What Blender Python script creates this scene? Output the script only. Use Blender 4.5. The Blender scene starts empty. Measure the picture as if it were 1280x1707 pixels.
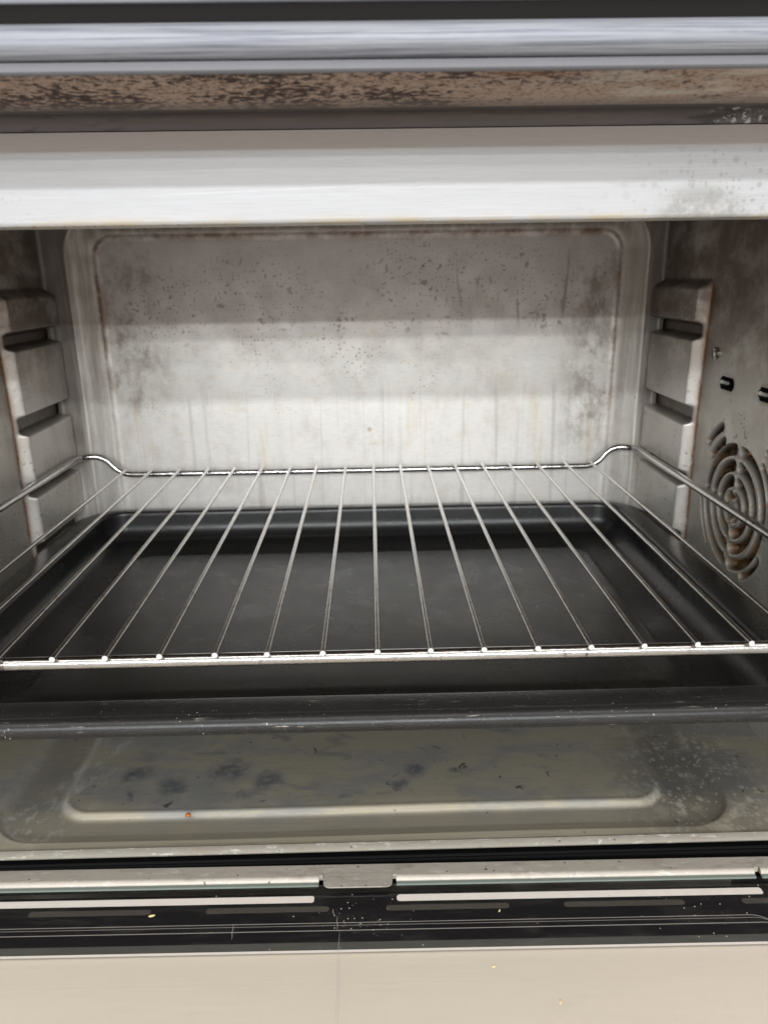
import bpy, bmesh, math, random
import numpy as np
from mathutils import Matrix, Vector
random.seed(7)
C = bpy.context.scene.collection
S = 0.01                      # everything below is written in centimetres
ZO = 16.0                     # the wire rack's height above the counter, cm

# ------------------------------------------------------------------ camera
PITCH, ROLL, YAW = math.radians(17.6), math.radians(.87), math.radians(.88)
fw = Vector((math.sin(YAW)*math.cos(PITCH), math.cos(YAW)*math.cos(PITCH), -math.sin(PITCH)))
rt = fw.cross(Vector((0, 0, 1))).normalized(); up = rt.cross(fw)
r2 = rt*math.cos(ROLL) - up*math.sin(ROLL); u2 = up*math.cos(ROLL) + rt*math.sin(ROLL)
cd = bpy.data.cameras.new('camera'); cam = bpy.data.objects.new('camera', cd); C.objects.link(cam)
M = Matrix((r2, u2, -fw)).transposed().to_4x4(); M.translation = Vector((.18*S, 0, (13+ZO)*S)); cam.matrix_world = M
cd.sensor_fit = 'VERTICAL'; cd.sensor_height = 36; cd.lens = 36*1250/1707
cd.clip_start = 0.01; cd.clip_end = 60
cd.dof.use_dof = True; cd.dof.focus_distance = 0.285; cd.dof.aperture_fstop = 20
bpy.context.scene.camera = cam

# ------------------------------------------------------------------ world and lamps
sc = bpy.context.scene
sc.view_settings.view_transform = 'Standard'; sc.view_settings.look = 'None'
sc.view_settings.exposure = 0.1; sc.view_settings.gamma = 1
w = bpy.data.worlds.new('World'); sc.world = w; w.use_nodes = True
bg = w.node_tree.nodes['Background']; bg.inputs[0].default_value = (1.0, 0.98, 0.955, 1); bg.inputs[1].default_value = 0.92

def strip_lamp(elev, H, power, col, wid=.11):
    """a long row of ceiling tubes, or an added fill lamp, in front of the oven, seen from its mouth at tan(elevation) = elev"""
    D = H/elev
    ld = bpy.data.lights.new('ceiling_row_or_fill', 'AREA'); ld.shape = 'RECTANGLE'
    ld.size = 7.0; ld.size_y = wid; ld.energy = power; ld.color = col
    o = bpy.data.objects.new('ceiling_row_or_fill', ld); C.objects.link(o)
    o.location = (-0.6, (24-D)*S, (15+ZO+H)*S)
    d = Vector((0, 0.24, (15+ZO)*S)) - o.location; d.x = 0
    o.rotation_euler = d.to_track_quat('-Z', 'Y').to_euler()
strip_lamp(0.158, 170, 175, (0.94, 0.98, 1.0))
strip_lamp(0.197, 170, 105, (0.96, 0.98, 1.0))
strip_lamp(0.253, 170, 42, (0.96, 0.98, 1.0))
strip_lamp(0.344, 170, 145, (0.93, 0.97, 1.0))
strip_lamp(1.9, 170, 26, (1.0, 0.96, 0.90), .25)  # fill lamp added overhead to brighten the door and front

# ------------------------------------------------------------------ node materials
class NB:
    def __init__(s, name, plane='XY'):
        s.plane = plane
        s.m = bpy.data.materials.new(name); s.m.use_nodes = True; s.t = s.m.node_tree
        s.t.nodes.clear(); s.out = s.t.nodes.new('ShaderNodeOutputMaterial')
        tc = s.t.nodes.new('ShaderNodeTexCoord'); mp = s.t.nodes.new('ShaderNodeMapping')
        mp.inputs['Scale'].default_value = (100, 100, 100); mp.inputs['Location'].default_value = (0, 0, -ZO)
        s.l(tc.outputs['Object'], mp.inputs['Vector']); s.p = mp.outputs[0]
        nz = s.t.nodes.new('ShaderNodeTexNoise'); nz.inputs['Scale'].default_value = 1.1; nz.inputs['Detail'].default_value = 4; s.l(s.p, nz.inputs['Vector'])
        a = s.t.nodes.new('ShaderNodeVectorMath'); a.operation = 'SUBTRACT'; s.l(nz.outputs['Color'], a.inputs[0]); a.inputs[1].default_value = (.5, .5, .5)
        a2 = s.t.nodes.new('ShaderNodeVectorMath'); a2.operation = 'MULTIPLY_ADD'; s.l(a.outputs[0], a2.inputs[0]); a2.inputs[1].default_value = (1.5, 1.5, 1.5); s.l(s.p, a2.inputs[2]); s.pd = a2.outputs[0]
    def l(s, a, b): s.t.links.new(a, b)
    def n(s, k, **kw):
        o = s.t.nodes.new(k)
        for a, b in kw.items(): setattr(o, a, b)
        return o
    def vec(s, scale, off=(0, 0, 0)):
        m = s.n('ShaderNodeMapping'); m.inputs['Scale'].default_value = scale; m.inputs['Location'].default_value = off
        s.l(s.p, m.inputs['Vector']); return m.outputs[0]
    def noise(s, scale=(1, 1, 1), off=(0, 0, 0), detail=4, rough=.55, dist=0):
        t = s.n('ShaderNodeTexNoise'); t.inputs['Scale'].default_value = 1; t.inputs['Detail'].default_value = detail
        t.inputs['Roughness'].default_value = rough; t.inputs['Distortion'].default_value = dist
        s.l(s.vec(scale, off), t.inputs['Vector']); return t.outputs['Fac']
    def voro(s, scale=(1, 1, 1), off=(0, 0, 0), rnd=1):
        keep = s.p; s.p = s.vec((1, 1, 1)) if max(scale) > 3 else s.pd
        try: return s.voro_(scale, off, rnd)
        finally: s.p = keep
    def voro_(s, scale, off, rnd):
        t = s.n('ShaderNodeTexVoronoi', voronoi_dimensions='2D'); t.inputs['Scale'].default_value = 1; t.inputs['Randomness'].default_value = rnd
        x = s.n('ShaderNodeSeparateXYZ'); s.l(s.vec(scale, off), x.inputs[0]); c = s.n('ShaderNodeCombineXYZ')
        s.l(x.outputs['XYZ'.index(s.plane[0])], c.inputs[0]); s.l(x.outputs['XYZ'.index(s.plane[1])], c.inputs[1])
        s.l(c.outputs[0], t.inputs['Vector']); return t.outputs['Distance'], t.outputs['Color']
    def spots(s, scale, off, r, dens):
        """scattered round specks: random sizes up to r, only a share of the cells holds one"""
        d, c = s.voro(scale, off); x = s.n('ShaderNodeSeparateColor'); s.l(c, x.inputs[0])
        rr = s.math('MULTIPLY', s.math('ADD', s.math('POWER', x.outputs[1], 2.), .25), r)
        q = s.math('DIVIDE', d, rr); gate = s.math('LESS_THAN', x.outputs[0], dens)
        return s.mul(s.ramp(q, .6, 1.1, 1., 0.), gate)
    def ramp(s, v, lo, hi, a=0., b=1.):
        m = s.n('ShaderNodeMapRange', interpolation_type='SMOOTHSTEP')
        s.l(v, m.inputs[0]); m.inputs[1].default_value = lo; m.inputs[2].default_value = hi
        m.inputs[3].default_value = a; m.inputs[4].default_value = b; return m.outputs[0]
    def step(s, v, lo, hi):      # 1 above hi
        if lo < hi: return s.ramp(v, lo, hi)
        return s.ramp(v, hi, lo, 1., 0.)
    def mul(s, *v):
        r = v[0]
        for x in v[1:]: r = s.math('MULTIPLY', r, x)
        return r
    def math(s, op, a, b=0.):
        m = s.n('ShaderNodeMath', operation=op)
        for i, x in enumerate((a, b)):
            if isinstance(x, (int, float)): m.inputs[i].default_value = x
            else: s.l(x, m.inputs[i])
        return m.outputs[0]
    def axis(s, i):
        x = s.n('ShaderNodeSeparateXYZ'); s.l(s.p, x.inputs[0]); return x.outputs[i]
    def band(s, i, a, b, soft=.5):
        v = s.axis(i); return s.mul(s.ramp(v, a-soft, a+soft), s.ramp(v, b-soft, b+soft, 1, 0))
    def ball(s, c, r, sc=(1, 1, 1), soft=.5, wob=False):
        v = s.n('ShaderNodeVectorMath', operation='SUBTRACT'); s.l(s.pd if wob else s.p, v.inputs[0]); v.inputs[1].default_value = c
        m = s.n('ShaderNodeVectorMath', operation='MULTIPLY'); s.l(v.outputs[0], m.inputs[0]); m.inputs[1].default_value = sc
        g = s.n('ShaderNodeVectorMath', operation='LENGTH'); s.l(m.outputs[0], g.inputs[0])
        return s.ramp(g.outputs['Value'], r*(1-soft), r*(1+soft), 1, 0)
    def mix(s, a, b, f):
        m = s.n('ShaderNodeMix', data_type='RGBA'); m.clamp_factor = True
        for x, i in ((f, 0), (a, 6), (b, 7)):
            if isinstance(x, (int, float)): m.inputs[i].default_value = x
            elif isinstance(x, tuple): m.inputs[i].default_value = (*x, 1)
            else: s.l(x, m.inputs[i])
        return m.outputs[2]
    def fin(s, col, rough=.4, metal=0., bump=None, bd=.02, spec=.5, coat=0., coat_rough=.05, aniso=0):
        b = s.n('ShaderNodeBsdfPrincipled')
        for x, k in ((col, 'Base Color'), (rough, 'Roughness'), (metal, 'Metallic')):
            if isinstance(x, (int, float)): b.inputs[k].default_value = x
            elif isinstance(x, tuple): b.inputs[k].default_value = (*x, 1)
            else: s.l(x, b.inputs[k])
        b.inputs['Specular IOR Level'].default_value = spec
        b.inputs['Coat Weight'].default_value = coat; b.inputs['Coat Roughness'].default_value = coat_rough
        b.inputs['Anisotropic'].default_value = aniso
        if bump is not None:
            q = s.n('ShaderNodeBump'); q.inputs['Strength'].default_value = 1; q.inputs['Distance'].default_value = bd*S
            s.l(bump, q.inputs['Height']); s.l(q.outputs[0], b.inputs['Normal'])
        s.l(b.outputs[0], s.out.inputs[0]); return s.m

def mat_back():
    b = NB('stained_back_steel', 'XZ')
    c = b.mix((.80, .775, .73), (.87, .85, .805), b.noise((.25, .25, .5), detail=3))
    c = b.mix(c, (.61, .535, .51), b.mul(b.ramp(b.axis(2), 7.5, 11.2), .85))                      # upper half: brown stain plus the shadow's brown cast, painted in
    c = b.mix(c, (.60, .54, .46), b.mul(b.ramp(b.noise((.5, .35, .3), (3, 0, 1), 7, .72), .45, .72), .5))
    # drips
    d = b.mul(b.ramp(b.noise((1.7, 1, .05), (2, 0, 7), 4, .6, .35), .54, .68), b.band(2, -4, 5.5, 1.2))
    c = b.mix(c, (.50, .46, .40), b.mul(d, .5))
    d = b.mul(b.ramp(b.noise((.9, 1, .07), (22, 0, 3), 4, .6, .5), .55, .70), b.band(2, -2, 5.0, 1.5))
    c = b.mix(c, (.74, .62, .44), b.mul(d, .6))
    c = b.mix(c, (.66, .54, .38), b.mul(b.ramp(b.noise((.7, .7, .9), (9, 0, 5), 4, .65), .56, .70), b.band(2, -1, 13, 2), .3))
    # long dark runs top right
    d = b.mul(b.ramp(b.noise((1.3, 1, .22), (5, 0, 11), 5, .65, 1.2), .60, .66), b.band(2, 9.6, 14, .7), b.band(0, 5, 17, 1.5))
    c = b.mix(c, (.17, .15, .15), b.mul(d, .55))
    # spatter spots of two sizes
    cl = b.ball((4.2, 53, 12.2), 3.4, (.8, .1, 1), .6)
    for q in ((-7.5, 12.0, 2.6), (8.8, 13.2, 2.4), (-1.5, 8.6, 2.2), (12.5, 11, 2.0), (-13.5, 11, 2.4)): cl = b.math('MAXIMUM', cl, b.ball((q[0], 53, q[1]), q[2], (.8, .1, 1), .6))
    m1 = b.mul(b.spots((1.9, 1.9, 2.0), (0, 0, 0), 0.26, .55), cl, b.band(2, 6.2, 15, .8))
    c = b.mix(c, (.17, .125, .10), b.mul(m1, .65))
    m2 = b.mul(b.spots((3.6, 3.6, 4.2), (4, 1, 1), 0.27, .55), b.math('MAXIMUM', cl, b.ramp(b.noise((.22, .22, .3), (7, 2, 0), 3), .50, .62)), b.band(2, 4, 15.5, 1))
    c = b.mix(c, (.24, .16, .11), b.mul(m2, .65))
    c = b.mix(c, (.22, .165, .12), b.mul(b.band(0, 14.3, 17.2, 2.2), b.band(2, 1, 15, 2), b.ramp(b.noise((.8, .8, .6), (0, 3, 8), 6, .7), .40, .66), .85))
    c = b.mix(c, (.26, .20, .155), b.mul(b.band(0, -18.5, -14, 1.6), b.band(2, 4, 15, 2), b.ramp(b.noise((.7, .7, .5), (4, 3, 8), 6, .7), .42, .68), .8))
    c = b.mix(c, (.40, .17, .06), b.ball((.05, 53, 2.45), .17, soft=.8))
    # brown burnt edge along the stamped panel, thin
    at = b.n('ShaderNodeAttribute', attribute_name='edge')
    e = b.mul(at.outputs['Fac'], b.ramp(b.noise((.6, .6, .6), (5, 5, 5), 5, .7), .35, .65), b.ramp(b.axis(2), -2, 13, .15, 1))
    c = b.mix(c, (.20, .105, .05), b.mul(e, .95))
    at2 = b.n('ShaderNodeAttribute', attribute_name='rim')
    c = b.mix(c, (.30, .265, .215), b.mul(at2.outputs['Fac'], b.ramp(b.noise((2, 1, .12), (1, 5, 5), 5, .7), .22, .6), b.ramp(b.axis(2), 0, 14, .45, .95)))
    c = b.mix(c, (.17, .145, .125), b.mul(b.n('ShaderNodeAttribute', attribute_name='corner_shade').outputs['Fac'], b.ramp(b.noise((1, 1, .5), (1, 9, 5), 4, .7), .2, .6, .5, 1), .85))  # shade in the gap beside the side walls, painted dark
    fine = b.noise((1.5, 1, 16), (0, 0, 0), 3)
    c = b.mix(c, (.33, .32, .30), b.mul(b.ramp(fine, .45, .8), .25))
    return b.fin(c, b.ramp(b.noise((.6, .6, .6)), .3, .7, .36, .5), .32, fine, .006)

def mat_side(side):
    b = NB('stained_side_steel', 'YZ')
    c = b.mix((.66, .64, .60), (.76, .735, .69), b.noise((.3, .25, .3), (side, 0, 0), 4))
    c = b.mix(c, (.50, .48, .43), b.mul(b.ramp(b.axis(1), 44.4, 44.9, 1, 0), .75))
    c = b.mix(c, (.16, .12, .098), b.mul(b.ramp(b.noise((.5, .35, .5), (0, side, 2), 6, .65), .25, .6, .35, 1), b.ramp(b.axis(2), 3, 11.5, .1, .95)))  # brown staining, made darker towards the top to stand for shade
    c = b.mix(c, (.42, .33, .23), b.mul(b.ramp(b.noise((.5, .9, .2), (2, side, 5), 4, .65), .52, .7), .35))
    s1 = b.mul(b.spots((2.6, 2.6, 2.6), (1, side, 1), 0.32, .55), b.ramp(b.noise((.3, .3, .3), (side, 2, 0), 3), .50, .62))
    c = b.mix(c, (.10, .085, .07), b.mul(s1, .5))
    s2 = b.mul(b.spots((6.5, 6.5, 6.5), (3, side, 1), 0.35, .55), b.ramp(b.noise((.45, .45, .45), (side, 7, 0), 4), .54, .64))
    c = b.mix(c, (.10, .08, .06), b.mul(s2, .85))
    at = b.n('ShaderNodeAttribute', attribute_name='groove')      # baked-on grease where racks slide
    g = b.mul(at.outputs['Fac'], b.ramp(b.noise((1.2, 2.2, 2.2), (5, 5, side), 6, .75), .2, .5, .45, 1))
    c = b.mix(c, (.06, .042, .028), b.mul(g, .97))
    at = b.n('ShaderNodeAttribute', attribute_name='edge')
    g = b.mul(at.outputs['Fac'], b.ramp(b.noise((2, 2, 1.3), (5, 8, side), 5, .75), .30, .52))
    c = b.mix(c, (.32, .15, .055), b.mul(g, .95))
    return b.fin(c, b.ramp(b.noise((.7, .7, .7)), .3, .7, .30, .44), .55, b.noise((3, 3, 3), detail=8, rough=.7), .02)

def mat_vent():
    b = NB('rusty_vent_steel')
    pit = b.n('ShaderNodeAttribute', attribute_name='pit').outputs['Fac']
    tip = b.n('ShaderNodeAttribute', attribute_name='tip').outputs['Fac']
    c = b.mix((.40, .38, .33), b.mix((.17, .10, .04), (.010, .007, .005), b.ramp(b.math('ADD', b.noise((.8, .8, .8), (8, 1, 0), 6, .7), b.ramp(b.axis(2), -2, 3.5, -.12, .06)), .36, .50)), pit)  # rust, with shadow painted near-black towards the upper slots
    c = b.mix(c, (.33, .15, .05), b.mul(pit, b.ramp(b.noise((3.5, 3.5, 3.5), (1, 1, 0), 5, .7), .52, .62), .8))
    c = b.mix(c, (.55, .27, .12), b.mul(tip, .9))
    return b.fin(c, .5, .15, b.noise((6, 6, 6), detail=6), .03)

def mat_black(name, v=.004): return NB(name).fin((v, v, v*1.1), .7, 0, spec=.15)

def mat_floor():
    b = NB('oven_floor_steel')
    c = b.mix((.37, .335, .25), (.45, .415, .325), b.noise((.25, .3, .3), (1, 0, 0), 4))
    p = b.mul(b.ramp(b.noise((.22, .42, .3), (4, 2, 0), 6, .66, .6), .43, .64), b.band(1, 26.6, 36, .8))
    c = b.mix(c, (.27, .28, .295), b.mul(p, .7))
    ch = b.n('ShaderNodeAttribute', attribute_name='channel').outputs['Fac']; rg = b.n('ShaderNodeAttribute', attribute_name='ridge').outputs['Fac']
    c = b.mix(c, (.22, .205, .17), b.mul(ch, .5))
    c = b.mix(c, (.56, .54, .49), b.mul(rg, b.ramp(b.noise((.9, .9, .9), (5, 6, 0), 5, .7), .25, .6, .35, 1), .6))                              # limescale and painted reflections on the ridge; below, bluish washed-off tide marks
    p = b.mul(b.ramp(b.noise((.42, .75, .3), (14, 2, 0), 5, .6, .5), .56, .68), b.band(0, -11, 10, 1), b.band(1, 27.6, 36, .5))
    c = b.mix(c, (.18, .19, .21), b.mul(p, .6))
    for q in ((-11.0, 29.9, .55), (-6.7, 29.9, .75), (1.9, 29.7, .55), (3.9, 29.6, .22), (1.2, 28.8, .35), (-10.9, 28.4, .3), (-9.2, 29.0, .6), (-4.9, 29.2, .6)):
        c = b.mix(c, (.36, .345, .30), b.mul(b.ball((q[0], q[1], -9), q[2]*1.5, (1, 1.1, .2), .3, True), .5))
        c = b.mix(c, (.13, .14, .16), b.mul(b.ball((q[0], q[1], -9), q[2], (1, 1.1, .2), .6, True), b.ramp(b.noise((2.2, 3, 2), (q[0], 0, 0), 5, .7), .25, .6), .85))
    n = b.noise((.8, .8, .8), (3, 3, 3), 6, .7)
    right = b.mul(b.ball((14.4, 28.2, -9), 3.2, (1, .6, .2), .6), b.ramp(n, .36, .52))
    c = b.mix(c, (.11, .10, .085), b.mul(right, .55))
    fl = b.mul(b.ball((14.3, 28.2, -9), 3.0, (1, .7, .2), .6), b.spots((3.1, 2.4, 2), (1, 1, 0), 0.5, .85), b.ramp(b.noise((1.1, 1.1, 1), (0, 9, 9), 4), .46, .56))
    c = b.mix(c, (.50, .48, .43), b.mul(fl, .7))
    fl = b.mul(b.ball((15.4, 27.6, -9), 4.2, (1, .7, .2), .6), b.spots((5, 4, 4), (1, 1, 0), 0.42, .85), b.ramp(b.noise((1.5, 1.5, 1), (5, 9, 9), 4), .50, .58))
    c = b.mix(c, (.46, .44, .39), b.mul(fl, .65))
    fl = b.mul(b.band(0, -14.4, -12.2, .6), b.band(1, 27.6, 34, .5), b.ramp(b.noise((1.6, .8, 1), (9, 9, 0), 6, .7), .48, .66))
    c = b.mix(c, (.58, .56, .52), b.mul(fl, .8))
    fl = b.mul(b.ball((-15, 26.7, -9), 1.7, (1, 1, .2), .6), b.ramp(b.noise((2.6, 2, 1), (9, 2, 0), 6, .75), .50, .62))
    c = b.mix(c, (.5, .48, .44), b.mul(fl, .8))
    sp = b.mul(b.spots((1.3, 1.3, 1.3), (5, 5, 5), 0.13, .55), b.ramp(b.noise((.3, .3, .3), (8, 8, 8), 2), .5, .55))
    c = b.mix(c, (.05, .045, .04), b.mul(sp, .8))
    fine = b.noise((.5, 14, 2), (0, 0, 0), 3)
    c = b.mix(c, (.16, .155, .14), b.mul(b.ramp(fine, .45, .8), .3))
    return b.fin(c, b.ramp(n, .3, .7, .32, .46), .3, b.noise((2.5, 2.5, 2.5), detail=8, rough=.7), .012)

def mat_panel():
    b = NB('brushed_panel_steel', 'XZ')
    c = b.mix((.465, .465, .475), (.52, .52, .53), b.noise((.3, .3, 2), (1, 0, 0), 5))
    fine = b.noise((.7, 4, 22), (0, 0, 0), 4, .7)
    c = b.mix(c, (.42, .41, .41), b.mul(b.ramp(fine, .42, .75), .6))
    ln = b.noise((.12, 1, 9), (3, 0, 4), 3, .6)
    c = b.mix(c, (.56, .56, .58), b.mul(b.ramp(ln, .55, .7), .5))
    c = b.mix(c, (.43, .36, .32), b.mul(b.ramp(b.axis(2), 16.3, 16.6), .6))          # brown shade under the overhang, painted into the colour
    y = b.mul(b.ramp(b.axis(2), 15.05, 14.45), 1.0)
    y = b.mul(b.band(2, 13.9, 14.62, .17), b.ramp(b.noise((.5, 1, 2), (7, 1, 1), 5, .7), .40, .62))
    c = b.mix(c, (.50, .40, .24), b.mul(y, .75))
    k = b.mul(b.band(2, 14.0, 14.5, .05), b.ramp(b.noise((5, 1, 6), (7, 5, 1), 5, .8), .53, .60), b.ramp(b.noise((.3, 1, 1), (3, 5, 1), 3), .40, .55))
    c = b.mix(c, (.10, .08, .06), b.mul(k, .9))
    s1 = b.mul(b.spots((3.1, 1, 3.1), (3, 0, 1), 0.42, .55), b.band(2, 14.5, 16.4, .25), b.ramp(b.axis(0), 5.5, 10.5))
    c = b.mix(c, (.33, .32, .31), b.mul(s1, .5))
    s2 = b.mul(b.spots((5, 1, 5), (1, 0, 1), 0.42, .55), b.band(2, 14.5, 15.9, .25), b.ramp(b.axis(0), 7.5, 11))
    c = b.mix(c, (.31, .30, .285), b.mul(s2, .6))
    c = b.mix(c, (.30, .295, .275), b.mul(b.ball((10.2, 24, 14.5), .95, (.75, .1, 1.15), .35), b.ramp(b.noise((1.5, 1, 2), (9, 1, 7), 5, .7), .3, .55), .8))
    s3 = b.mul(b.spots((7, 1, 7), (1, 0, 6), 0.40, .55), b.band(2, 14.6, 15.4, .25), b.ramp(b.axis(0), -9, -11))
    c = b.mix(c, (.36, .36, .36), b.mul(s3, .6))
    sc1 = b.mul(b.step(b.math('ABSOLUTE', b.math('SUBTRACT', b.axis(2), b.math('ADD', b.math('MULTIPLY', b.axis(0), .035), 15.5))), .035, .01), b.band(0, -6, 1.5, 1.5))
    c = b.mix(c, (.60, .60, .62), b.mul(sc1, .4))
    return b.fin(c, .5, .2, fine, .006)

def mat_under():
    b = NB('grease_spattered_underside')
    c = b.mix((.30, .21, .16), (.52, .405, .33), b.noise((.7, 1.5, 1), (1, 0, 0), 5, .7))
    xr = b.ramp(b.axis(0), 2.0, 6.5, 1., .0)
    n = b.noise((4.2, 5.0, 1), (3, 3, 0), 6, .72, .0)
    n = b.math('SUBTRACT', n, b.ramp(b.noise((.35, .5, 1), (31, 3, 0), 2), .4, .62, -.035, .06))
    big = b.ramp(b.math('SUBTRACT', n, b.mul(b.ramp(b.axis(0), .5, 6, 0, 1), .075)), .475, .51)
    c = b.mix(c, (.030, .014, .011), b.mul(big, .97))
    n2 = b.noise((8, 10, 1), (13, 3, 0), 4, .7, .0)
    c = b.mix(c, (.12, .07, .05), b.mul(b.ramp(n2, .54, .59), .85))
    c = b.mix(c, (.60, .57, .50), b.mul(b.ramp(b.axis(0), 3, 8), b.ramp(b.noise((.6, 1.5, 1), (1, 7, 0), 4), .42, .6), .5))
    rust = b.mul(b.ball((4.2, 18.95, 17.3), .55, (.45, 1.2, 1), .7), b.ramp(b.noise((3, 4, 1), (2, 3, 0), 5, .8), .4, .55))
    c = b.mix(c, (.30, .13, .06), b.mul(rust, .6))
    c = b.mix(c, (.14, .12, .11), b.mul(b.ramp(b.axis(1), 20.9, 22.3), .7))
    return b.fin(c, .6, 0, n, .03, spec=.12)

def mat_recess():
    b = NB('dark_recess_steel')
    c = b.mix((.07, .06, .055), (.105, .09, .09), b.noise((.35, 1, 1), (1, 0, 0), 3))  # the recess's dark reflections are put into the steel's base colour
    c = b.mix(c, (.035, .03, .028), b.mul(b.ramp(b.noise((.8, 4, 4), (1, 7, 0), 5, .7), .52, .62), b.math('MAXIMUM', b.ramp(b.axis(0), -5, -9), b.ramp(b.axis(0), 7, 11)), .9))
    c = b.mix(c, (.03, .028, .028), b.mul(b.ball((-1.75, 23.2, 17.2), .42, (.7, 1.6, 1), .4), b.ramp(b.noise((4, 7, 4), (1, 2, 0), 4), .45, .55)))
    c = b.mix(c, (.4, .4, .38), b.mul(b.ball((11.2, 23.5, 17.2), .6, (.6, 1, 1), .6), b.ramp(b.noise((4, 7, 4), (8, 2, 0), 5, .8), .56, .6)))
    return b.fin(c, .3, .7, b.noise((.5, 5, 5)), .02)

def mat_roll():
    b = NB('brushed_roll_steel')
    fine = b.noise((.22, 9, 17), (4, 0, 0), 4, .7)
    c = b.mix((.32, .33, .365), (.15, .16, .19), b.ramp(fine, .4, .7))
    c = b.mix(c, (.30, .30, .33), b.mul(b.ramp(b.noise((1.3, 3, 5), (4, 3, 1), 5, .75), .60, .72), .6))
    return b.fin(c, .58, .45, fine, .01)

def mat_chrome(name, dirt=.35):
    b = NB(name)
    c = b.mix((.58, .57, .56), (.44, .425, .405), b.noise((2, 2, 2), (1, 0, 0), 4))
    c = b.mix(c, (.28, .18, .11), b.mul(b.ramp(b.noise((1.3, 1.3, 1.3), (6, 0, 0), 6, .75), .56, .68), dirt))
    c = b.mix(c, (.10, .07, .05), b.mul(b.spots((3.2, 3.2, 3.2), (6, 1, 0), 0.26, .55), b.ramp(b.noise((.4, .4, .4), (2, 3, 0), 3), .5, .6), .7))
    return b.fin(c, b.ramp(b.noise((3, 3, 3), (3, 3, 3), 5), .3, .7, .10, .24), 1.0, b.noise((6, 6, 6), detail=5), .01)

def mat_tray():
    b = NB('black_nonstick_coating')
    n = b.noise((.3, .3, .3), (1, 0, 0), 4)
    c = b.mix((.013, .013, .014), (.022, .021, .0195), n)
    # dried grease film on the flat of the pan, worn edge
    c = b.mix(c, (.040, .036, .029), b.mul(b.band(0, -13, 14, 1.5), b.band(1, 28, 49, 1), b.ramp(b.noise((.2, .4, .2), (7, 0, 0), 5, .6), .30, .72), .5))
    fr = b.band(1, 20, 27.1, .3)
    sp = b.mul(fr, b.spots((7, 8, 8), (2, 1, 0), 0.2, .10), b.ramp(b.noise((.7, .7, .7), (7, 4, 0), 3), .45, .6))
    c = b.mix(c, (.45, .43, .38), b.mul(sp, .8))
    scr = b.mul(fr, b.ramp(b.noise((.7, 9, 9), (3, 1, 0), 4, .7), .60, .66), b.ramp(b.noise((.35, 1, 1), (12, 1, 0), 3), .52, .62))
    c = b.mix(c, (.42, .39, .33), b.mul(scr, .8))
    dust = b.ramp(b.noise((22, 22, 22), (1, 1, 0), 3, .7), .58, .72)
    c = b.mix(c, (.16, .15, .13), b.mul(dust, b.band(1, 20, 31, 2), .3))
    scr2 = b.mul(b.ramp(b.noise((.9, 13, 2), (23, 1, 0), 2, .7), .68, .72), b.ramp(b.noise((.4, .4, 1), (2, 1, 0), 3), .5, .6))
    c = b.mix(c, (.14, .13, .11), b.mul(scr2, .5))
    return b.fin(c, b.ramp(b.noise((.5, .5, .5), (0, 9, 0), 6, .6), .3, .7, .25, .34), 0, b.noise((9, 9, 9), detail=6), .008, spec=.4)

def mat_lip(name='worn_lip_steel', base=(.30, .28, .24)):
    b = NB(name)
    c = b.mix(tuple(x*.8 for x in base), base, b.noise((.6, 2, 2), (1, 0, 0), 5, .65))
    c = b.mix(c, (.66, .64, .60), b.mul(b.ramp(b.noise((1.1, 3.5, 2), (1, 4, 0), 5, .75, .5), .56, .64), .55))
    c = b.mix(c, (.24, .19, .15), b.mul(b.ramp(b.noise((.5, 1.5, 1), (5, 4, 0), 4, .65), .50, .70), .5))
    c = b.mix(c, (.06, .05, .04), b.mul(b.spots((3.1, 3.1, 3.1), (6, 1, 0), 0.18, .15), .8))
    return b.fin(c, .5, .35, b.noise((4, 4, 4), detail=6), .02)

def mat_glass():
    b = NB('door_glass')
    tr = b.n('ShaderNodeBsdfTransparent'); tr.inputs[0].default_value = (.985, .965, .95, 1)
    gl = b.n('ShaderNodeBsdfGlossy'); gl.inputs['Roughness'].default_value = .03
    fr = b.n('ShaderNodeFresnel'); fr.inputs[0].default_value = 1.5
    mx = b.n('ShaderNodeMixShader'); ge = b.n('ShaderNodeNewGeometry'); b.l(b.mul(fr.outputs[0], b.math('SUBTRACT', 1., ge.outputs['Backfacing'])), mx.inputs[0]); b.l(tr.outputs[0], mx.inputs[1]); b.l(gl.outputs[0], mx.inputs[2])
    df = b.n('ShaderNodeBsdfDiffuse'); df.inputs[0].default_value = (.6, .58, .52, 1)
    smear = b.math('ADD', b.mul(b.ramp(b.noise((.35, 2.2, 1), (2, 1, 0), 5, .6, .6), .5, .75), .03), .003)
    m2 = b.n('ShaderNodeMixShader'); b.l(smear, m2.inputs[0]); b.l(mx.outputs[0], m2.inputs[1]); b.l(df.outputs[0], m2.inputs[2])
    b.l(m2.outputs[0], b.out.inputs[0]); return b.m

def mat_plain(name, col, rough=.5, metal=0., var=.12, spec=.5, scale=2., coat=0.):
    b = NB(name)
    c = b.mix(tuple(x*(1-var) for x in col), col, b.noise((scale, scale, scale), detail=5))
    return b.fin(c, rough, metal, spec=spec, coat=coat)

def mat_backing():
    b = NB('door_backing_beige')
    c = b.mix((.74, .715, .635), (.79, .765, .685), b.noise((.06, .25, 1), (1, 0, 0), 3))
    c = b.mix(c, (.79, .75, .685), b.mul(b.ramp(b.axis(0), 4, 12), .6))
    c = b.mix(c, (.85, .82, .75), b.mul(b.ramp(b.noise((.25, 7, 1), (1, 0, 4), 4, .6), .55, .75), .3))
    return b.fin(c, .35, 0, spec=.3)

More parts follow.
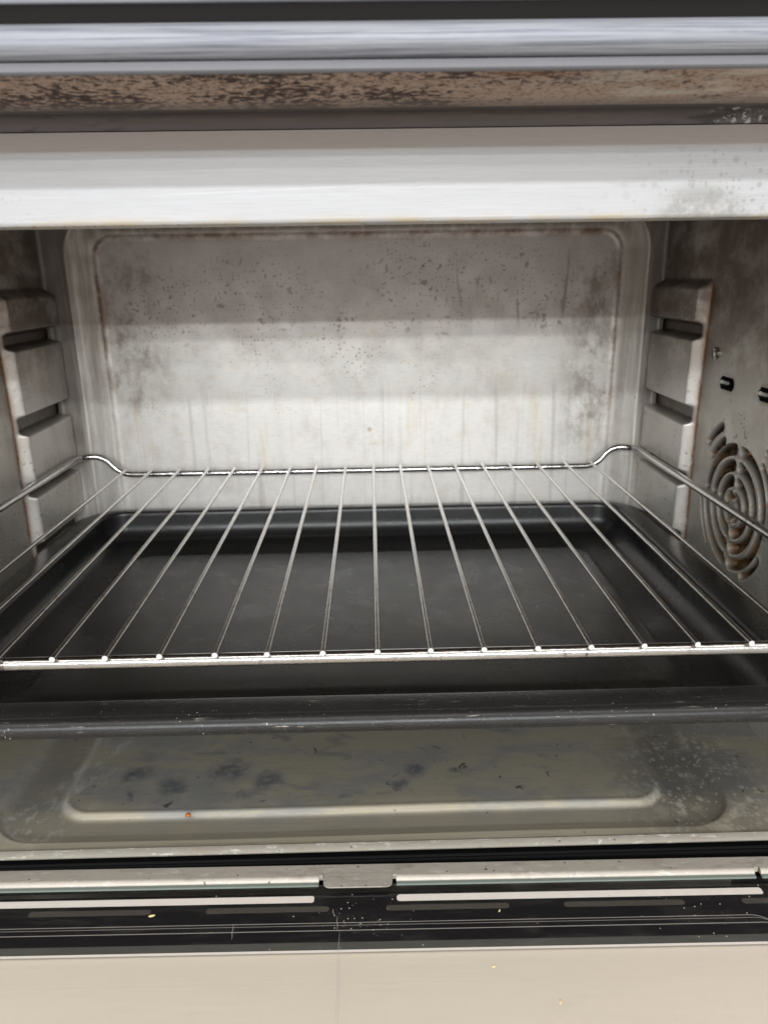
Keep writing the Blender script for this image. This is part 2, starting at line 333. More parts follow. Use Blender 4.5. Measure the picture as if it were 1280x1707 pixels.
MB, MSL, MSR = mat_back(), mat_side(3), mat_side(17)
MV, MK, MF, MP, MU, MR, MRO = mat_vent(), mat_black('black_void'), mat_floor(), mat_panel(), mat_under(), mat_recess(), mat_roll()
MC, MCB, MT, ML = mat_chrome('chrome_wire', .3), mat_chrome('chrome_bar', .6), mat_tray(), mat_lip()
MST = mat_lip('door_strip_steel', (.52, .475, .415)); MG = mat_glass()
MGR = mat_plain('grey_lip_steel', (.17, .17, .185), .5, .3); MBK = mat_plain('black_enamel', (.012, .012, .015), .3, 0, .3)
MFR = mat_plain('black_glass_print', (.004, .0045, .0075), .5, 0, .2)
MWH = mat_plain('white_gap_and_highlight', (.96, .96, .94), .5); MGS = mat_plain('grey_slot_reflection', (.085, .08, .072), .35)
MGB = mat_plain('grey_seam', (.10, .105, .10), .35); MBE = mat_backing()
MLN = mat_plain('grey_reflection_line', (.42, .42, .42), .3); MLB = mat_plain('pale_reflection_line', (.86, .83, .76), .3); MSC = mat_plain('scratch', (.5, .48, .44), .6)
MED = mat_plain('green_glass_edge', (.19, .225, .20), .25); MCUT = mat_plain('cut_wire_end', (.85, .85, .86), .45, .5, .2, scale=9)
MGV = NB('dark_groove_paint').fin((.012, .010, .010), .75, 0, spec=.12)
MHO = mat_plain('painted_housing', (.10, .10, .11), .4, .2); MCO = mat_plain('counter_laminate', (.55, .52, .47), .5)

# ------------------------------------------------------------------ mesh helpers
def V(p): return (p[0]*S, p[1]*S, (p[2]+ZO)*S)
def link(name, me, mats, parent=None):
    o = bpy.data.objects.new(name, me); C.objects.link(o)
    for m in (mats if isinstance(mats, (list, tuple)) else [mats]): me.materials.append(m)
    if parent: o.parent = parent
    return o
def smooth(me, ang=35):
    me.polygons.foreach_set('use_smooth', [True]*len(me.polygons)); me.set_sharp_from_angle(angle=math.radians(ang)); me.update()
def mesh(name, vs, fs, mat, parent=None, ang=35, fm=None):
    me = bpy.data.meshes.new(name); me.from_pydata([V(v) for v in vs], [], fs)
    bm = bmesh.new(); bm.from_mesh(me); bmesh.ops.recalc_face_normals(bm, faces=bm.faces); bm.to_mesh(me); bm.free()
    o = link(name, me, mat, parent)
    if fm:
        for p, k in zip(me.polygons, fm): p.material_index = k
    smooth(me, ang); return o
def box(name, a, b, mat, parent=None, bev=0):
    bm = bmesh.new(); bmesh.ops.create_cube(bm, size=1)
    for v in bm.verts: v.co = Vector(V([a[i]+(v.co[i]+.5)*(b[i]-a[i]) for i in range(3)]))
    if bev: bmesh.ops.bevel(bm, geom=list(bm.edges), offset=bev*S, segments=3, affect='EDGES')
    me = bpy.data.meshes.new(name); bm.to_mesh(me); bm.free(); o = link(name, me, mat, parent); smooth(me, 15); return o
def xprism(name, prof, x0, x1, mat, parent=None, ang=40, nx=1):
    n = len(prof); vs = []; fs = []
    xs = [x0+(x1-x0)*i/nx for i in range(nx+1)]
    for x in xs: vs += [(x, y, z) for y, z in prof]
    for k in range(nx):
        for i in range(n): fs.append((k*n+i, k*n+(i+1) % n, (k+1)*n+(i+1) % n, (k+1)*n+i))
    fs.append(tuple(range(n))); fs.append(tuple(reversed(range(nx*n, nx*n+n))))
    return mesh(name, vs, fs, mat, parent, ang)
def zprism(name, poly, z0, z1, mat, parent=None):
    n = len(poly); vs = [(x, y, z0) for x, y in poly]+[(x, y, z1) for x, y in poly]
    fs = [(i, (i+1) % n, n+(i+1) % n, n+i) for i in range(n)]+[tuple(range(n)), tuple(range(n, 2*n))]
    return mesh(name, vs, fs, mat, parent)
def rrect(x0, x1, y0, y1, r, seg=6):
    out = []
    for cx, cy, a in ((x1-r, y1-r, 0), (x0+r, y1-r, 90), (x0+r, y0+r, 180), (x1-r, y0+r, 270)):
        out += [(cx+r*math.cos(math.radians(a+90*k/seg)), cy+r*math.sin(math.radians(a+90*k/seg))) for k in range(seg+1)]
    return out
def tube(name, path, r, mat, parent=None, closed=False, seg=16, cap_mat=False):
    P = [Vector(p) for p in path]; n = len(P); vs = []; fs = []; fm = []
    prev = None
    for i, p in enumerate(P):
        a = P[(i-1) % n] if (closed or i) else p; b = P[(i+1) % n] if (closed or i < n-1) else p
        t = (b-a).normalized()
        if prev is None: u = t.cross(Vector((0, 0, 1))); u = u if u.length > .1 else t.cross(Vector((1, 0, 0)))
        else: u = prev-t*prev.dot(t)
        u.normalize(); prev = u; v = t.cross(u)
        vs += [tuple(p+u*(r*math.cos(2*math.pi*k/seg))+v*(r*math.sin(2*math.pi*k/seg))) for k in range(seg)]
    for i in range(n if closed else n-1):
        for k in range(seg): fs.append((i*seg+k, i*seg+(k+1) % seg, ((i+1) % n)*seg+(k+1) % seg, ((i+1) % n)*seg+k)); fm.append(0)
    if not closed: fs += [tuple(range(seg)), tuple(range((n-1)*seg, n*seg))]; fm += [1 if cap_mat else 0]*2
    return mesh(name, vs, fs, mat, parent, 50, fm if cap_mat else None)
def fillet_path(pts, r, seg=7):
    out = [pts[0]]
    for i in range(1, len(pts)-1):
        a, b, c = (Vector(pts[j]) for j in (i-1, i, i+1)); d1 = (a-b); d2 = (c-b)
        q = min(r, d1.length*.48, d2.length*.48); s, e = b+d1.normalized()*q, b+d2.normalized()*q
        for k in range(seg+1):
            t = k/seg; out.append(tuple(s*(1-t)**2+b*2*t*(1-t)+e*t*t))
    out.append(pts[-1]); return out
def sstep(a, b, x): t = np.clip((x-a)/(b-a), 0, 1); return t*t*(3-2*t)
def sdrr(x, y, x0, x1, y0, y1, r):
    qx = np.abs(x-(x0+x1)/2)-(x1-x0)/2+r; qy = np.abs(y-(y0+y1)/2)-(y1-y0)/2+r
    return np.minimum(np.maximum(qx, qy), 0)+np.hypot(np.maximum(qx, 0), np.maximum(qy, 0))-r
def axis_pts(*segs):
    a = np.concatenate([np.arange(s, e, d) for s, e, d in segs]+[[segs[-1][1]]]); return np.unique(np.round(a, 4))
class Sheet:
    """a stamped sheet: a grid displaced along its normal, handed out in pieces by face id"""
    def __init__(s, us, vs, pos, face):
        U, W = np.meshgrid(us, vs, indexing='ij'); s.U, s.W = U, W
        s.P = np.stack(pos(U, W), -1).astype(float)
        du = np.gradient(s.P, axis=0); dv = np.gradient(s.P, axis=1); N = np.cross(du, dv); N /= np.linalg.norm(N, axis=-1, keepdims=True)
        f = (N @ np.array(face)).mean(); s.flip = f < 0
        if s.flip: N = -N
        s.N = N; s.nu, s.nv = U.shape
        i = np.arange(s.nu*s.nv).reshape(s.nu, s.nv)
        q = np.stack([i[:-1, :-1], i[1:, :-1], i[1:, 1:], i[:-1, 1:]], -1).reshape(-1, 4)
        s.q = q[:, ::-1] if s.flip else q
        c = lambda A: ((A[:-1, :-1]+A[1:, 1:])/2).ravel()
        s.cu, s.cv = c(U), c(W)
    def piece(s, name, mask, mat, parent, attrs=None):
        q = s.q[mask]; idx, inv = np.unique(q, return_inverse=True); inv = inv.reshape(q.shape)
        p = s.P.reshape(-1, 3)[idx].copy(); p[:, 2] += ZO; p *= S
        me = bpy.data.meshes.new(name); me.vertices.add(len(idx)); me.vertices.foreach_set('co', p.ravel())
        me.loops.add(inv.size); me.loops.foreach_set('vertex_index', inv.ravel().astype(np.int32))
        me.polygons.add(len(q)); me.polygons.foreach_set('loop_start', np.arange(len(q), dtype=np.int32)*4)
        me.update(calc_edges=True); me.validate()
        me.polygons.foreach_set('use_smooth', [True]*len(me.polygons))
        me.normals_split_custom_set_from_vertices(s.N.reshape(-1, 3)[idx].tolist())
        for k, A in (attrs or {}).items():
            at = me.attributes.new(k, 'FLOAT', 'POINT'); at.data.foreach_set('value', A.ravel()[idx].astype(np.float32))
        return link(name, me, mat, parent)
def empty(name, loc, label=None, cat=None):
    o = bpy.data.objects.new(name, None); C.objects.link(o); o.empty_display_size = .02
    if label: o['label'] = label; o['category'] = cat
    return o

# ------------------------------------------------------------------ the counter the oven stands on
XL, XR, XM = -21.3, 20.0, -.65           # side wall planes, middle
co = zprism('countertop', rrect(-90, 90, -45, 75, 2), -20, -16, MCO); co['kind'] = 'structure'

# ------------------------------------------------------------------ the oven
oven = empty('toaster_oven', (0, 0, 0), 'open steel countertop oven with stained cavity walls and its glass door dropped down', 'toaster oven')

# back wall: stamped recessed panel with rounded corners
ZT = 17.8
def back_pos(X, Z):
    d = -sdrr(X, Z, -19.6, 18.8, -7.2, 17.3, 3.0)
    y = 52.1+.75*sstep(0, 1.75, d)-.13*np.exp(-((d-.02)/.2)**2)-.05*np.exp(-((d-1.75)/.16)**2)
    e = np.minimum(X-XL, XR-X); R = .3; e = np.clip(e, 0, R); y = y-(R-np.sqrt(np.maximum(R*R-(R-e)**2, 0)))
    return X, y+.03*np.sin(X*.21)*np.sin(Z*.3), Z
bs = Sheet(axis_pts((XL, -17, .08), (-17, 16, .16), (16, XR, .08)), axis_pts((-9, 13, .16), (13, ZT, .08)), back_pos, (0, -1, 0))
dd = -sdrr(bs.U, bs.W, -19.6, 18.8, -7.2, 17.3, 3.0)
bs.piece('back_wall', np.ones(len(bs.q), bool), MB, oven, {'edge': np.exp(-((dd-1.72)/.3)**2), 'rim': 1-sstep(1.2, 1.8, dd), 'corner_shade': sstep(-.12, -.45, dd)*sstep(-3, 3, bs.W)})

# side walls: rack guides stamped inward, vent slots on the right
GZ = [(12.1, 9.9), (9.15, 5.0), (4.1, .9), (.2, -3.0), (-3.9, -6.4)]     # z top, bottom of each guide
def guide_h(Y, Z, extra=.0):
    blk = sstep(44.75, 45.2, Y); top = sstep(12.5, 11.85, Z); bot = sstep(-6.9, -6.3, Z); g = np.zeros_like(Y)
    for (a, b), (c, d) in zip(GZ[:-1], GZ[1:]):
        m = sstep(b+.22, b-.12, Z)*sstep(c-.22, c+.12, Z)*sstep(44.75, 45.3, Y); g = np.maximum(g, m)
    return blk*top*bot, g
def side(sign, X0, mat, slots):
    ys = axis_pts((23.8, 33, .15), (33, 46.2, .06), (46.2, 52.0, .12)) if slots else axis_pts((23.8, 43, .3), (43, 46.2, .06), (46.2, 52.0, .12))
    zs = axis_pts((-9, -4.2, .12), (-4.2, 12.6, .07), (12.6, ZT, .15))
    pit = tip = sid = None
    def slot_field(Y, Z):
        D = np.full(Y.shape, 9.); I = np.full(Y.shape, -1); T = np.zeros_like(Y); A = np.zeros_like(Y); W = np.ones_like(Y)
        for k, sl in enumerate(slots):
            if sl[0] == 'arc':
                _, r, a0, a1, hw = sl; cy, cz = 39.15, .45
                th = np.degrees(np.arctan2(Z-cz, -(Y-cy))) % 360; rr = np.hypot(Y-cy, Z-cz)
                mid = (a0+a1)/2; dth = (th-mid+180) % 360-180; half = (a1-a0)/2
                inside = np.abs(dth) <= half
                e1 = [(cy-r*math.cos(math.radians(a)), cz+r*math.sin(math.radians(a))) for a in (a0, a1)]
                de = np.minimum(np.hypot(Y-e1[0][0], Z-e1[0][1]), np.hypot(Y-e1[1][0], Z-e1[1][1]))
                d = np.where(inside, np.abs(rr-r), de)-hw
                t = np.clip((dth+half)/(2*half+1e-6), 0, 1)
                te = np.hypot(Y-e1[1][0], Z-e1[1][1])
            else:
                _, y0, z0, y1, z1, hw = sl
                L2 = (y1-y0)**2+(z1-z0)**2; t = np.clip(((Y-y0)*(y1-y0)+(Z-z0)*(z1-z0))/L2, 0, 1)
                d = np.hypot(Y-y0-t*(y1-y0), Z-z0-t*(z1-z0))-hw; te = np.hypot(Y-y1, Z-z1)
            m = d < D; D = np.where(m, d, D); I = np.where(m, k, I); T = np.where(m, te, T); W = np.where(m, hw, W)
        return D, I, T, W
    def pos(Y, Z):
        b, g = guide_h(Y, Z)
        h = .74*b*(1-1.15*g)
        lowtaper = 1.1*sstep(-5.5, -9, Z)
        h = h+lowtaper+.05*np.sin(Y*.3+1)*np.sin(Z*.33)
        if slots:
            D, I, T, W = slot_field(Y, Z)
            cut = np.array([sl[0] == 'cut' for sl in slots])[np.maximum(I, 0)]
            depth = np.where(cut, 1.0*sstep(.0, -.12, D), .55*sstep(.04, -.13, D))
            rim = .05*np.exp(-((D-.06)/.08)**2)
            bump = .36*np.exp(-(T/.11)**2)*(D < 0)
            h = h-depth+rim+bump
        return X0-sign*h, Y, Z
    sh = Sheet(ys, zs, pos, (-sign, 0, 0))
    b, g = guide_h(sh.U, sh.W)
    fe = np.exp(-((sh.U-44.70)/.15)**2)*sstep(12.7, 12.2, sh.W)*sstep(-6.8, -6.3, sh.W)
    att = {'groove': g*.9+.5*np.exp(-((sh.W-12.35)/.2)**2)*sstep(44.8, 45.2, sh.U), 'edge': fe}
    taken = np.zeros(len(sh.q), bool); pieces = []
    for (a, c) in GZ:
        m = (sh.cu > 44.55) & (sh.cv < a+.15) & (sh.cv > c-.15) & ~taken; taken |= m; pieces.append(('rack_guide', m, mat))
    if slots:
        D, I, T, W = slot_field(sh.cu, sh.cv); Dv, Iv, Tv, Wv = slot_field(sh.U, sh.W)
        att['pit'] = sstep(.04, -.06, Dv); att['tip'] = np.exp(-(Tv/.13)**2)
        for k, sl in enumerate(slots):
            m = (I == k) & (D < .04) & ~taken; taken |= m; pieces.append(('vent_slot', m, MK if sl[0] == 'cut' else MV))
    wall = sh.piece('side_wall', ~taken, mat, oven, att)
    for n, m, mt in pieces:
        if m.sum(): sh.piece(n, m, mt, wall, att)
    return wall
slots = []
for r, off in ((.64, 24), (1.45, 15), (2.29, 10), (3.18, 8)):
    for q in range(4):
        slots.append(('arc', r, 90*q+off*(1.0 if q % 2 else .8), 90*q+90-off, (.25 if r < 1 else .31)))
slots += [('arc', 3.78, 118, 143, .22), ('arc', 4.6, 118, 140, .22), ('arc', 3.85, 188, 226, .17), ('arc', 3.85, 300, 330, .2), ('arc', 3.85, 22, 48, .2), ('arc', 4.6, 34, 52, .2),
          ('cut', 40.95, 6.93, 41.9, 6.93, .33), ('cut', 36.0, 6.93, 37.6, 6.93, .33), ('cut', 31.5, 6.93, 32.9, 6.93, .33)]
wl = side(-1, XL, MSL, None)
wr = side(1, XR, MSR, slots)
# cross-head screw on the right wall
def screw(y, z):
    vs, fs = [], []; prof = [(.36, -.02), (.36, .05), (.27, .10), (.22, .07), (.17, .10), (0.001, .12)]; n = 20
    for r, h in prof: vs += [(XR-.05-h, y+r*math.cos(2*math.pi*k/n), z+r*math.sin(2*math.pi*k/n)) for k in range(n)]
    for i in range(len(prof)-1):
        for k in range(n): fs.append((i*n+k, i*n+(k+1) % n, (i+1)*n+(k+1) % n, (i+1)*n+k))
    s = mesh('screw', vs, fs, MC, wr, 60)
screw(43.3, 8.4)
# copper-coloured inner tips of the two cut slots
def tip_bump(y, z):
    tube('slot_tip', [(XR+.35, y, z-.1), (XR-.04, y, z), (XR-.07, y-.04, z+.03)], .10, MV, wr)

tip_bump(42.12, 6.93); tip_bump(37.8, 6.93)
# cavity ceiling and floor
box('ceiling_plate', (XL-.2, 24.3, ZT), (XR+.2, 53.2, ZT+.15), MSL, oven)
def floor_pos(X, Y):
    A = -sdrr(X, Y, -16.3, 15.4, 25.5, 48, 2.3); B = -sdrr(X, Y, -13.95, 12.95, 26.95, 46.5, 1.6)
    z = -9-.26*sstep(-.05, .22, A)+.20*sstep(-.02, .34, B)+.03*np.exp(-((B-.3)/.15)**2)
    return X, Y, z+.03*np.sin(X*.25)*np.sin(Y*.3)
fs_ = Sheet(axis_pts((-21.3, -12.5, .09), (-12.5, 11.5, .2), (11.5, 20, .09)), axis_pts((24.9, 29, .07), (29, 34, .12), (34, 53, .25)), floor_pos, (0, 0, 1))
FA = -sdrr(fs_.U, fs_.W, -16.3, 15.4, 25.5, 48, 2.3); FB = -sdrr(fs_.U, fs_.W, -13.95, 12.95, 26.95, 46.5, 1.6)
side_only = sstep(-12.5, -14, fs_.U)+sstep(11.5, 13, fs_.U)
fp = fs_.piece('floor_plate', np.ones(len(fs_.q), bool), MF, oven, {'channel': sstep(.1, .3, FA)*sstep(.0, -.2, FB),
    'ridge': np.exp(-((FB-.2)/.22)**2)*side_only+.8*np.exp(-((FA-.12)/.25)**2)*sstep(-12.5, -14.5, fs_.U)})
# rolled front edge of the floor
xprism('floor_lip', [(25.02, -9.12), (25.0, -8.95), (24.93, -8.92), (24.74, -9.0), (24.66, -9.08), (24.7, -9.16), (25.02, -9.2)], -20.6, 19.3, ML, oven)
box('door_gasket', (-20.8, 25.1, -11.4), (19.5, 27.5, -9.85), MK, oven, .1)

# upper front panel, hanging down over the mouth
def arc(cy, cz, r, a0, a1, n=8): return [(cy+r*math.cos(math.radians(a0+(a1-a0)*k/n)), cz+r*math.sin(math.radians(a0+(a1-a0)*k/n))) for k in range(n+1)]
prof = [(24.0, 17.0)]+[(24.0, 14.6)]+arc(24.12, 14.6, .12, 180, 270, 5)+[(25.2, 14.48), (25.2, 14.62), (24.25, 14.62), (24.2, 17.0)]
tp = xprism('upper_panel', prof, XL, XR, MP, oven, nx=1)
# fascia: underside, recess behind it, lip, roll
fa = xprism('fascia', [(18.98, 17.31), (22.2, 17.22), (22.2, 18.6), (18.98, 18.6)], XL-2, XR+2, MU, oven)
xprism('underside_recess', [(22.21, 17.26), (23.1, 17.3)]+arc(23.45, 16.98, .45, 75, 5, 8)+[(24.15, 17.02), (24.15, 18.6), (22.21, 18.6)], XL-2, XR+2, MR, oven)
xprism('fascia_lip', [(18.97, 17.30), (18.8, 17.30), (18.76, 17.34), (18.8, 17.52), (18.97, 17.52)], XL-2, XR+2, MGR, oven)
xprism('fascia_roll', arc(18.95, 17.92, .37, 100, 262, 22)+[(18.97, 17.6), (18.97, 18.25)], XL-2, XR+2, MRO, oven, 60)
xprism('fascia_groove', [(18.975, 18.26), (18.93, 18.27), (18.93, 18.655), (18.975, 18.66)], XL-2, XR+2, MGV, oven)
xprism('fascia_trim', [(18.97, 18.665), (18.88, 18.665), (18.84, 18.70), (18.84, 19.3), (18.97, 19.3)], XL-2, XR+2, MRO, oven, 60)
box('control_panel', (XL-2, 18.9, 19.31), (XR+2, 24.15, 22.5), MBK, oven, .1)
# housing round the cavity
box('housing_top', (XL-2, 24.16, 20.5), (XR+2, 56, 22.5), MHO, oven, .3)
for xa, xb in ((XL-2, XL-1.4), (XR+1.4, XR+2)): box('housing_side', (xa, 24.16, -13.5), (xb, 56, 20.45), MHO, oven, .1)
box('housing_back', (XL-1.35, 55, -13.5), (XR+1.35, 56, 20.45), MHO, oven, .1)
box('housing_base', (XL-1.35, 27.6, -13.5), (XR+1.35, 54.9, -12.3), MHO, oven, .1)
for xa, xb in ((XL-1.35, XL+.03), (XR-.03, XR+1.35)): box('front_pillar', (xa, 23.6, -9.5), (xb, 24.6, 17.0), MP, oven, .1)
for sx in (XL+2, XR-2):
    for sy in (28, 52): tube('foot', [(sx, sy, -16), (sx, sy, -13.5)], 1.2, MBK, oven)

# ------------------------------------------------------------------ the door, lying open
door = box('door', (-20.6, .4, -12.4), (19.3, 24.6, -11.2), MGV, oven, .15)
box('backing_panel', (-19.6, 1.0, -11.19), (18.3, 23.9, -10.72), MBE, door)
gp = box('glass_pane', (-19.9, .8, -10.55), (18.6, 24.12, -10.25), MG, door, .02)
# the black border printed under the glass, with clear slots
def slot_poly(x0, x1, y0, y1): return (x0, x1, y0, y1)
clear = [(-22, -2.68, 23.53, 23.89), (.58, 15.1, 23.53, 23.89)]
def bpos(X, Y): return X, Y, np.full_like(X, -10.57)
xs = np.unique(np.concatenate([np.arange(-19.8, 18.5, .5), np.arange(-3.2, -2.4, .03), np.arange(.4, 1.2, .03), np.arange(14.7, 15.3, .03)]))
bsx = Sheet(xs, axis_pts((21.58, 23.4, .39), (23.4, 24.0, .02)), bpos, (0, 0, 1))
hole = np.zeros(len(bsx.q), bool)
for a in clear: hole |= sdrr(bsx.cu, bsx.cv, *a, .16) < 0
bsx.piece('printed_border', ~hole, MFR, door)
for a in clear:
    box('slot_light_strip', (max(a[0], -19.5)-.05, a[2]-.05, -10.62), (a[1]+.05, a[3]+.05, -10.575), MWH, door)
for x0, x1 in ((-13.75, -9.0), (-6.85, -2.07), (.15, 4.95), (7.1, 11.8), (14.05, 18.2)):
    y = 23.22
    zprism('slot_reflection', rrect(x0, x1, y-.13, y+.13, .12), -10.566, -10.562, MGS, door)  # second reflection of the clear slots, painted as flat grey marks
# grey seam and a bevel's highlight, painted as a white strip, where the black border ends
zprism('grey_seam', rrect(-19.8, 18.4, 21.35, 21.68, .1), -10.566, -10.561, MGB, door)
zprism('edge_highlight', rrect(-19.8, 18.4, 21.25, 21.345, .02), -10.566, -10.561, MWH, door)
# reflections painted as thin flat lines that run along the border and turn towards the handle, and old scratches in the glass
def ribbon(name, path, w, z, mat):
    P = [Vector(p) for p in path]; vs = []; fs = []
    for i, p in enumerate(P):
        t = (P[min(i+1, len(P)-1)]-P[max(i-1, 0)]).normalized(); q = Vector((-t.y, t.x)); ww = w if isinstance(w, float) else w(i/(len(P)-1))
        vs += [(p.x+q.x*ww/2, p.y+q.y*ww/2, z), (p.x-q.x*ww/2, p.y-q.y*ww/2, z)]
    for i in range(len(P)-1): fs.append((2*i, 2*i+1, 2*i+3, 2*i+2))
    return mesh(name, vs, fs, mat, door)
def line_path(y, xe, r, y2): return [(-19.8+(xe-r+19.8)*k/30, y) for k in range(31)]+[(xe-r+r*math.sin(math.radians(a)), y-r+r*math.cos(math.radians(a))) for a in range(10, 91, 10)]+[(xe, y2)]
for y, w_ in ((22.55, .03), (22.43, .02), (22.20, .035)): ribbon('reflection_line', line_path(y, 15.0+(22.5-y), .9, 21.7), w_, -10.562, MLN)
for y in (20.22, 20.03): ribbon('reflection_line', line_path(y, 14.35+(20.2-y), .9, 15), .03, -10.716, MLB)
sr = random.Random(5)
for x0, ya, yb in ((-1.9, 22.9, 22.6), (-1.72, 22.55, 21.9), (-1.60, 21.8, 18.0), (-1.52, 21.2, 17.5), (-5.6, 22.3, 21.6)):
    ribbon('scratch', [(x0+.012*math.sin(k*.8+x0*7)+k*.004, ya+(yb-ya)*k/14) for k in range(15)], lambda t: .006+.010*math.sin(math.pi*t), -10.246, MSC)
# steel strip along the hinge side, turned down at its front; notched beside the tab
back = [(24.9, -10.0), (24.42, -10.0), (24.42, -10.06), (24.9, -10.06)]
ss = xprism('steel_strip', back, -20.3, 19.0, MST, door)
for x0, x1 in ((-20.3, -2.52), (.58, 14.95), (15.2, 19.0)):
    xprism('strip_roll', [(24.419, -10.0)]+arc(24.34, -10.2, .2, 80, 178, 10)+[(24.18, -10.22)]+[(24.419, -10.22)], x0, x1, MST, door)
    xprism('glass_edge', [(24.13, -10.16), (24.0, -10.16), (24.0, -10.245), (24.13, -10.245)], x0, x1, MED, door)
zprism('tab', [(-2.32, 24.419)]+[(x, y) for x, y in rrect(-2.32, .42, 23.72, 24.5, .26) if y < 24.1][:]+[(.42, 24.419)], -10.05, -9.99, MST, door)
for x in (-2.52, .43, 14.96): box('notch_tooth', (x, 24.30, -10.2), (x+.17, 24.41, -9.97), MST, door)
xprism('door_front_edge', [(.8, -10.3), (.39, -10.3), (.2, -10.6), (.2, -12.3), (.39, -12.3), (.8, -11.3)], -20.6, 19.3, MRO, door)

door.rotation_euler.z = -.010
# ------------------------------------------------------------------ wire rack
rack = empty('wire_rack', (0, 0, 0), 'chromed wire rack of parallel bars slid into the oven guides above the black pan', 'oven rack')
tube('front_rail', fillet_path([(-20.15, 30, 1.12), (-20.15, 26.5, .9), (-19.6, 24.62, -.34), (18.2, 24.62, -.34), (18.65, 26.5, .9), (18.65, 30, 1.12)], 1.2), .245, MC, rack)
tube('rear_rail', fillet_path([(-20.15, 30, 1.12), (-20.15, 51.3, 1.12), (-18.7, 51.75, 1.12), (-17.55, 51.8, -.27), (16.1, 51.8, -.27), (17.15, 51.75, 1.12), (18.65, 51.3, 1.12), (18.65, 30, 1.12)], .95), .215, MC, rack)
proto = None
for k in range(18):
    x = -17.31+1.946*k
    if proto is None:
        proto = tube('rack_bar', [(0, 24.31, -.02), (0, 30, .0), (0, 40, 0), (0, 51.95, -.02)], .105, [MCB, MCUT], rack, seg=14, cap_mat=True)
        b = proto
    else: b = proto.copy(); C.objects.link(b); b.parent = rack
    b.location.x = (x+random.uniform(-.03, .03))*S; b.rotation_euler.z = random.uniform(-.0016, .0016); b.location.z = random.uniform(-.01, .015)*S

# ------------------------------------------------------------------ black baking pan
tray = empty('baking_tray', (0, 0, 0), 'deep black non-stick baking pan with rolled rim, on the guides under the wire rack', 'baking tray')
TX0, TX1, TY0, TY1 = -20.2, 18.95, 25.0, 52.0
ins = [(0, 0), (.25, .05), (1.2, .03), (1.32, .01), (1.41, -.05), (1.46, -.14), (1.475, -.3), (1.50, -.78)]
for k in range(1, 11):                    # concave fillet down to the flat
    a = math.radians(2+88*k/10); ins.append((1.50+.95*(1-math.cos(a)), -.78-1.12*math.sin(a)))
rings = [(TX0+i, TX1-i, TY0+i, TY1-max(i-.85, i*.4), max(2.9-i, .25)+(.25 if i > 2 else 0), -2.98+z) for i, z in ins]
zf = rings[-1][5]
for k, (e, dz) in enumerate(((0, 0), (.12, .05), (.3, .1), (.5, .12))): rings.append((TX0+4.3+e, TX1-4.45-e, TY0+4.5+e, TY1-4.3-e, 1.2, zf+dz))
vs, fs = [], []
NS = 12
def dense(x0, x1, y0, y1, r, z):
    P = rrect(x0, x1, y0, y1, r, NS); out = []
    for i, p in enumerate(P):
        out.append(p); q = P[(i+1) % len(P)]
        if i % (NS+1) == NS:
            for k in range(1, 12): out.append((p[0]+(q[0]-p[0])*k/12, p[1]+(q[1]-p[1])*k/12))
    return [(x, y, z+.02*math.sin(x*.3)*math.sin(y*.37)) for x, y in out]
for rg in rings:
    R_ = dense(*rg); n = len(R_); vs += R_
for k in range(len(rings)-1):
    for i in range(n): fs.append((k*n+i, k*n+(i+1) % n, (k+1)*n+(i+1) % n, (k+1)*n+i))
fs.append(tuple(range((len(rings)-1)*n, len(rings)*n)))
pan = mesh('pan', vs, fs, MT, tray, 60)
sol = pan.modifiers.new('thickness', 'SOLIDIFY'); sol.thickness = .0009; sol.offset = -1
if pan.data.polygons[-1].normal.z < 0: pan.data.flip_normals()
rim = [(x, y, -3.36) for x, y in rrect(TX0+.1, TX1-.1, TY0+.1, TY1-.1, 2.8, 12)]
tube('rolled_rim', rim, .41, MT, tray, closed=True, seg=18)

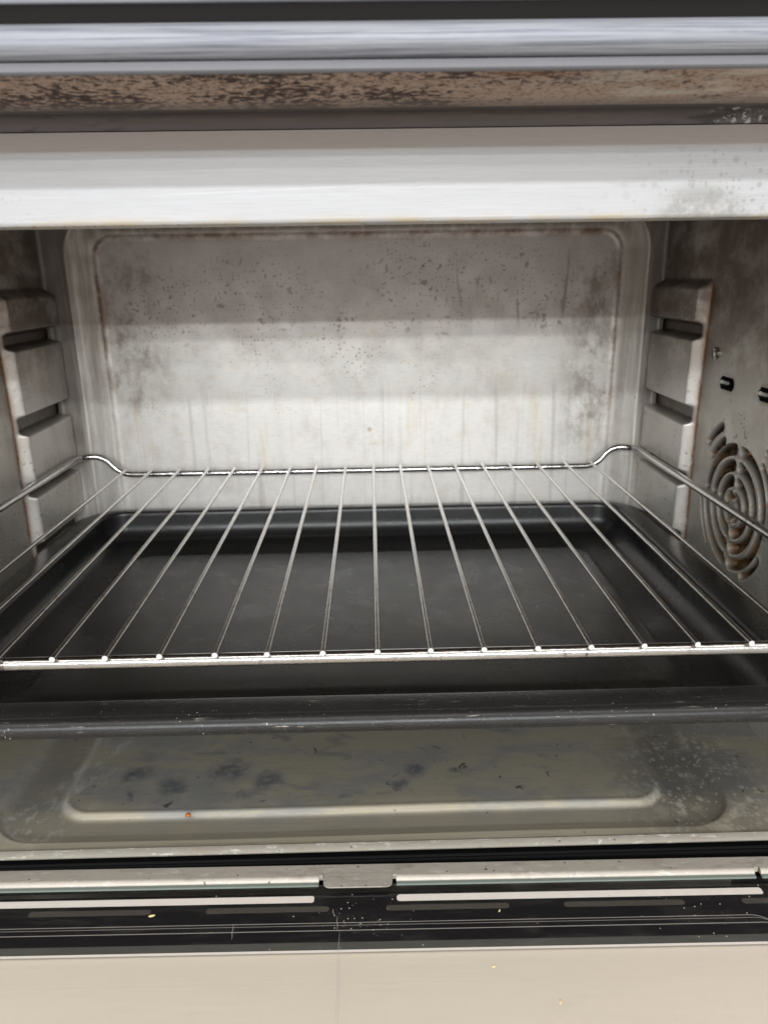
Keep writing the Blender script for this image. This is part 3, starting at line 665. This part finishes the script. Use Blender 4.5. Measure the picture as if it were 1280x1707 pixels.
# ------------------------------------------------------------------ crumbs and a drop of grease
MCR = mat_plain('crumb_yellow', (.75, .60, .32), .6); MOR = mat_plain('orange_grease', (.42, .13, .02), .3)
def crumb(x, y, z, l, r, ang, label, mat=MCR):
    bm = bmesh.new(); bmesh.ops.create_icosphere(bm, subdivisions=2, radius=1)
    for v in bm.verts:
        n = 1+.18*math.sin(v.co.x*5+x)*math.cos(v.co.y*4+y); c = Vector((v.co.x*l*n, v.co.y*r*n, v.co.z*r*.7*n))
        c.rotate(Matrix.Rotation(ang, 3, 'Z')); v.co = Vector(V((x+c.x, y+c.y, z+c.z+r*.6)))
    me = bpy.data.meshes.new('crumb'); bm.to_mesh(me); bm.free()
    o = link('crumb', me, mat); smooth(me, 80); o['label'] = label; o['category'] = 'crumb'; o['group'] = 'crumbs on the door'; return o
crumb(4.1, 20.2, -10.245, .09, .045, .4, 'yellow crumb on the beige door glass, close under the black border')
crumb(6.1, 18.8, -10.245, .10, .04, 1.3, 'slender yellow crumb on the beige glass, nearest the photo\'s lower edge')
crumb(-8.55, 22.8, -10.245, .13, .05, .2, 'largest pale crumb on the black border at the left')
crumb(4.7, 22.6, -10.245, .07, .035, 1.2, 'tiny yellow crumb on the black border right of the tab')
g = crumb(-8.0, 26.9, -9.05, .13, .11, 0, 'small orange drop of dried grease on the oven floor ridge', MOR); g.name = 'grease_drop'; g['category'] = 'grease drop'; del g['group']
# dust specks too many to count
rnd = random.Random(3); vs = []; fs = []
for i in range(170):
    if i < 70: x, y = rnd.gauss(-.9, 1.2), rnd.gauss(22.4, .6)
    elif i < 105: x, y = rnd.gauss(12.8, 1.2), rnd.gauss(22.3, .5)
    else: x, y = rnd.uniform(-15, 15), rnd.uniform(18.2, 23.8)
    r = rnd.choice((.008, .012, .018, .03)); n = len(vs); z = -10.247
    a = rnd.uniform(0, 3)
    vs += [(x+r*math.cos(a+k*2.09), y+r*math.sin(a+k*2.09), z) for k in range(3)]+[(x, y, z+r)]
    fs += [(n, n+1, n+3), (n+1, n+2, n+3), (n+2, n, n+3), (n, n+2, n+1)]
du = mesh('dust_specks', vs, fs, mat_plain('dust', (.55, .52, .45), .8)); du['kind'] = 'stuff'
du['label'] = 'fine pale dust specks scattered over the black door border and glass'; du['category'] = 'dust'
